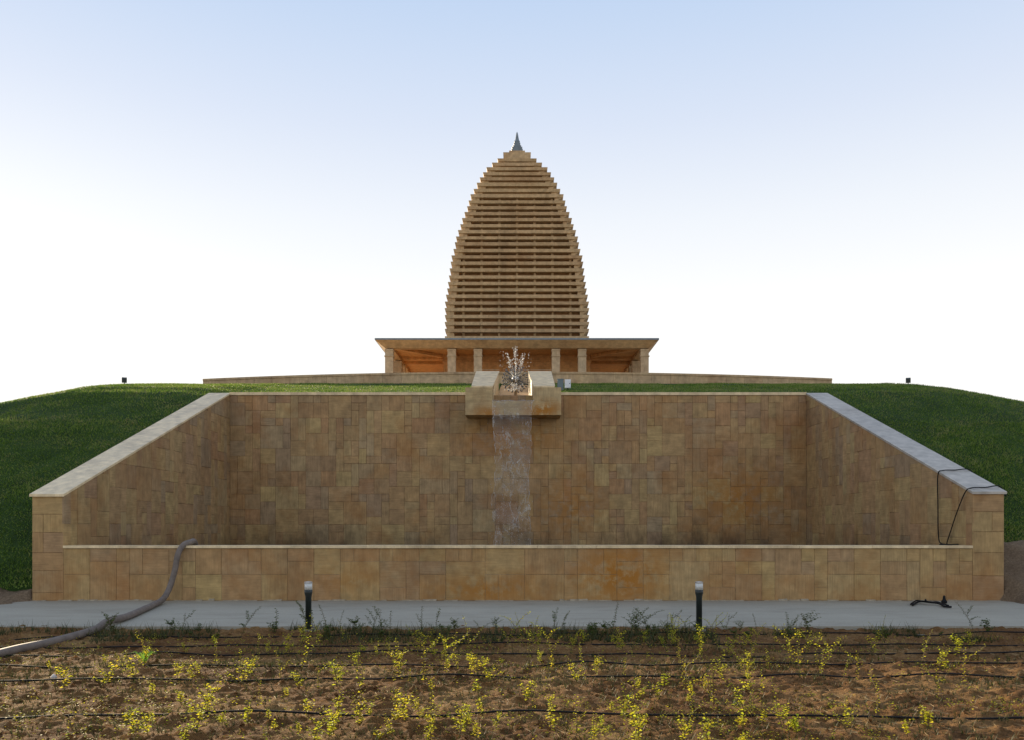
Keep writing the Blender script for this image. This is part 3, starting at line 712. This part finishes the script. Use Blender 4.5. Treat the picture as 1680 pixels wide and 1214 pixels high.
MB().tube(rel([(1497,991.5,.03),(1503,988,.03),(1510,985.5,.05),(1525,987,.06),(1540,989,.04),(1550,994,.03),(1561,995,.03)]), .02, 7, 6).build('loop', M['black'], cb, True)
MB().tube(rel([(1494,990.5,.03),(1500,986,.03),(1505,984,.03),(1514,985.5,.06),(1519,984,.10),(1518,982.5,.08)]), .013, 6, 6).build('loose_end', M['black'], cb, True)
MB().tube(rel([(1528,987.5,.03),(1536,986.5,.06),(1545,989,.05),(1556,992.5,.03)]), .014, 6, 6).build('loop', M['black'], cb, True)
p = Vector(on(1549,989,.0))-L0
MB().lathe([(.05,.0),(.055,.04),(.03,.07),(.022,.13),(.015,.15)], p, 10).build('plug', M['black'], cb)
# floodlights on the crest
for X0, sgn, lab in ((204,1,'small dark floodlight on the left end of the grassy crest'), (1490,-1,'small dark floodlight on the right end of the grassy crest')):
    dd = np.arange(24, 40, .1); hz_ = hill_z((X0-CX)/F*dd, dd); k = int(np.argmax((hz_-EYE)/dd)); fd = float(dd[k]); x = (X0-CX)/F*fd; z = float(hz_[k])
    f = thing('floodlight', lab, 'floodlight', (x, fd, z), 'floodlights on the mound crest')
    MB().lathe([(.02,-.1),(.02,.09)], n=8).build('stake', M['black'], f)
    MB().prism([(-.06,.07),(.05,.1),(.08,.26),(.02,.31),(-.08,.25)], -.1, .1, 'x').build('housing', M['bollard'], f)
    MB().add([(-.085,.088,.13),(.085,.088,.13),(.085,.108,.25),(-.085,.108,.25)], [(3,2,1,0)]).build('lens', M['lens'], f)
    f.rotation_euler = (0, 0, R(20*sgn)); f.scale = (.8,.8,.85)
# electrical boxes beside the spout
z = float(hill_z(np.array(1.6), np.array(30)))
b = thing('control_box', 'blue grey control cabinet on the grass right beside the spout', 'box', (1.49, 30, z-.02))
MB().box(-.105,.105,0,.16,.04,.42).build('cabinet', M['bluegrey'], b); MB().box(-.095,.0,-.012,-.001,.06,.40).build('door', M['bluegrey'], b); MB().box(-.12,.12,-.01,.17,.421,.44).build('lid', M['bluegrey'], b); MB().box(-.02,.02,.05,.1,-.15,.04).build('leg', M['black'], b)
b = thing('junction_box', 'small white junction box between the blue grey cabinet and the grass', 'box', (1.74, 29.9, z+.02))
MB().box(-.105,.105,0,.1,.06,.36).build('housing', M['white'], b); MB().box(-.09,.09,-.012,-.001,.075,.345).build('cover', M['white'], b); MB().box(-.02,.02,.03,.07,-.2,.06).build('stake', M['black'], b); MB().box(.05,.07,-.02,-.0125,.2,.23).build('latch', M['black'], b)
# drip hoses
for i, (D, sag, lab) in enumerate(((11.95,.05,'black drip hose closest to the path edge'), (11.05,.06,'black drip hose, second in from the path'), (10.25,.05,'black drip hose, third in from the path'),
                       (9.45,.07,'black drip hose, fourth from the path, at the edge of the shade'), (8.75,.10,'black drip hose, fifth from the path, first in the sunlit soil'), (6.95,.06,'black drip hose nearest the camera across sunlit soil'))):
    r = random.Random(50+i); pts = []
    for k in range(27):
        x = -9.4+18.8*k/26; d = D+sag*math.sin(x*.55+i*1.7)+r.uniform(-.03,.03)+(.016*x if i < 5 else .004*x)
        pts.append((x, d, float(bed_z(np.array(x), np.array(d)))+.018+r.uniform(-.006,.016)))
    tag(MB().tube(pts, .0095, 7, 4).build('drip_hose', M['black'], None, True), lab, 'hose', 'drip hoses across the planting bed')
# pale stone in the soil
st = MB(); st.octa((0,0,0), .055, random.Random(4)); p = px(88, 1112, 8.75)
tag(st.build('stone', M['stone'], None, True, (p.x, 8.75, float(bed_z(np.array(p.x), np.array(8.75)))+.02)), 'pale rounded stone on the soil at the left', 'stone')
sc_ = MB().prism([(-.5,-.06),(.3,-.1),(.55,.04),(.1,.09),(-.4,.06)], 0, .03, 'z')
tag(sc_.build('concrete_scrap', M['path'], None, False, (5.55,12.28,-.1)), 'flat scrap of pale concrete against the path edge at the right', 'concrete')
mb = MB(); r = random.Random(91)
for i in range(15000):
    D = r.choice((r.uniform(9.3, 12.4), r.uniform(9.3, 12.4), r.uniform(8.5,9.6), r.uniform(11.2,12.45))) if r.random() < .8 else r.uniform(6, 8.6); x = r.uniform(-.63,.63)*D; z = float(bed_z(np.array(x), np.array(D)))
    if float(vnoise(np.array(x*1.3), np.array(D*2.0), 71)) < (.50 if D > 11.3 else .45): continue
    near = D > 11.3
    for k in range(r.randint(2,6)):
        a = r.uniform(0,6.28); L = r.uniform(.02,.07)*(r.choice((1,1.6,2.8)) if near else 1); w_ = r.uniform(.003,.007)*(1.6 if near else 1); dx, dy = math.cos(a)*L*.6, math.sin(a)*L*.6
        mb.add([(x-dy/L*w_,D+dx/L*w_,z-.005),(x+dy/L*w_,D-dx/L*w_,z-.005),(x+dx,D+dy,z+L)], [(0,1,2)])
mb2 = MB()
for i in range(3400):
    D = r.choice((r.uniform(6,7.6), r.uniform(7.2,11.8), r.uniform(8.5,11.8))); x = r.uniform(-.63,.63)*D; z = float(bed_z(np.array(x), np.array(D)))
    if float(vnoise(np.array(x*1.7), np.array(D*2.4), 72)) < .48: continue
    for k in range(r.randint(3,8)):
        c_ = Vector((x+r.gauss(0,.025), D+r.gauss(0,.025), z+r.uniform(.005,.07))); a = r.uniform(0,6.28); L = r.uniform(.010,.022)
        d = Vector((math.cos(a), math.sin(a), r.uniform(-.3,.6)))*L; n_ = Vector((-math.sin(a), math.cos(a), r.uniform(-.4,.4)))*L*.4
        mb2.add([c_-d*.5, c_+n_, c_+d*.5, c_-n_], [(0,1,2,3)])
tag(mb2.build('sprouts', M['leaf']), 'scattered tiny yellow green sprouts on the soil', None, kind='stuff')
tag(mb.build('weeds', M['weed']), 'sparse low weeds sprouting in the planting bed', None, kind='stuff')
# saplings
def sapling(seed, h, lean, branches, leaf, nleaf, mat, droop=0):
    r = random.Random(seed); stem = MB(); fol = MB()
    def shoot(p, d, L, n, rad):
        pts = [p]; d = d.normalized(); k = 6
        for i in range(k):
            d = (d+Vector((r.gauss(0,.12), r.gauss(0,.12), .04-droop*(i/k)))).normalized(); pts.append(pts[-1]+d*(L/k))
        stem.tube(pts, (rad, rad*.35), 3, 1)
        for i in range(n):
            t_ = .15+.85*(i+r.random()*.5)/n; j = min(int(t_*k), k-1); q = pts[j].lerp(pts[j+1], t_*k-j)
            a = i*2.4+r.uniform(-.5,.5); o_ = Vector((math.cos(a), math.sin(a), r.uniform(-.2,.7))).normalized()
            s = leaf*r.uniform(.6,1.25)*(1-.35*t_); side = o_.cross(Vector((r.gauss(0,.4),r.gauss(0,.4),1))).normalized()*s*.33
            b_ = q+o_*s*.12; m_ = q+o_*s*.55+Vector((0,0,.08*s)); e_ = q+o_*s-Vector((0,0,.12*s))
            fol.add([b_, m_+side, e_, m_-side], [(0,1,2),(0,2,3)])
        return pts
    leaf *= (1.25 if mat is M['leaf_shaded'] else 1.0); nleaf = int(nleaf*(2.2 if mat is M['leaf_shaded'] else 1.5))
    main = shoot(Vector((0,0,-.02)), Vector((lean[0],lean[1],1)), h, nleaf, .0045)
    for b in range(branches):
        j = r.randint(1, 4); a = r.uniform(0, 6.28)
        shoot(main[j], Vector((math.cos(a),math.sin(a),r.uniform(.5,1.3))), h*r.uniform(.35,.65), int(nleaf*.6), .003)
    return stem.mesh('stem', M['stem'], False), fol.mesh('foliage', mat, False)
KIND = [  # name, variants(seed,h,lean,branches,leaf,nleaf,droop)
 ('upright', 'upright', [(1,.42,(.05,0),1,.034,16,0),(2,.36,(-.1,.1),2,.036,14,0),(3,.50,(.12,0),1,.032,18,0),(14,.31,(.0,.1),0,.036,14,0)]),
 ('bushy', 'bushy', [(4,.26,(.1,0),6,.040,12,0),(5,.32,(-.15,0),7,.038,12,0),(6,.22,(0,.1),5,.042,12,0)]),
 ('arching', 'arching', [(7,.55,(.6,.1),2,.034,24,.3),(8,.52,(-.5,0),3,.034,22,.28),(9,.60,(.35,-.1),2,.032,28,.34)]),
 ('low', 'sprawling', [(10,.16,(.2,0),4,.042,8,0),(11,.12,(-.2,.1),3,.044,8,0),(12,.18,(.1,.1),5,.040,9,0)])]
MESH = {}
for kn, _, vsn in KIND:
    for vi, v in enumerate(vsn):
        for mn in ('leaf', 'leaf_shaded'): MESH[kn, vi, mn] = sapling(*v[:6], M[mn], v[6])
r = random.Random(77); place = []
def rows(n, D0, D1, wts, mn, zone):
    for i in range(n):
        D = r.uniform(D0, D1); x = -.625*D+1.25*D*((i+r.random())/n*.6+.4*r.random())
        if abs(x+6.1) < .15 and D > 8: continue
        place.append((x, D, r.choices(range(4), wts)[0], mn, zone))
rows(70, 11.6, 12.40, (4,5,2,3), 'leaf_shaded', 'by the path edge')
rows(62, 9.6, 11.5, (5,3,3,2), 'leaf', 'in the shaded soil')
rows(52, 8.3, 9.6, (5,3,1,3), 'leaf', 'at the shadow edge')
rows(26, 7.1, 8.3, (3,3,0,4), 'leaf', 'on open sunlit soil')
rows(66, 6.05, 7.1, (2,4,0,5), 'leaf', 'by the nearest drip hose')
protos = {}
for (x, D, k, mn, zone) in place:
    kn, adj, vsn = KIND[k]; vi = r.randrange(len(vsn)); key = (kn, vi, mn)
    z = float(bed_z(np.array(x), np.array(D)))
    col_ = CX+x/D*F
    side = next(w_ for lim, w_ in ((110,'at the far left'),(290,'below the hose'),(440,'right of the hose'),(570,'near the hose side bollard'),(700,'right of the hose side bollard'),(790,'just left of the waterfall'),
            (905,'under the waterfall'),(1000,'just right of the waterfall'),(1090,'left of the cable side bollard'),(1210,'near the cable side bollard'),(1350,'right of the cable side bollard'),(1470,'left of the cable coil'),(1590,'under the cable coil'),(1e9,'at the far right')) if col_ < lim)
    lab = f"{adj} {'green' if mn == 'leaf_shaded' else 'yellow green'} sapling {zone}, {side}"
    if key not in protos:
        s = thing('sapling', lab, 'sapling', (0,0,0)); a, b = MESH[key]; link('stem', a, s); link('foliage', b, s); protos[key] = s
    else: s = copy_tree(protos[key])
    sc = r.uniform(.6, 1.15); size = 'small ' if sc < .75 else 'tall ' if sc > 1.0 else ''; lab = size+lab
    s['label'] = lab; s['group'] = size+ f"{adj} saplings {zone}, {side}"
    s.location = (x, D, z); s.rotation_euler = (0, 0, r.uniform(0, 6.28)); s.scale = (sc, sc, sc)
# the lime green strap leaved seedling
p = px(238, 1091, 9.55); z = float(bed_z(np.array(p.x), np.array(9.55)))
s = thing('seedling', 'bright lime green seedling with broad strap leaves, left of the bollard', 'seedling', (p.x, 9.55, z))
for k in range(8):
    a = k*.82+.3; L = r.uniform(.12,.2); w_ = .016; d = Vector((math.cos(a), math.sin(a)*.6, 0)); n_ = Vector((-d.y, d.x, 0)).normalized()*w_
    P = [Vector((0,0,0)), d*L*.4+Vector((0,0,.09)), d*L*.75+Vector((0,0,.13)), d*L*1.05+Vector((0,0,.10))]
    MB().add([P[0]-n_*.5, P[0]+n_*.5, P[1]-n_, P[1]+n_, P[2]-n_*.8, P[2]+n_*.8, P[3]], [(0,1,3,2),(2,3,5,4),(4,5,6)]).build('leaf', M['lime'], s)
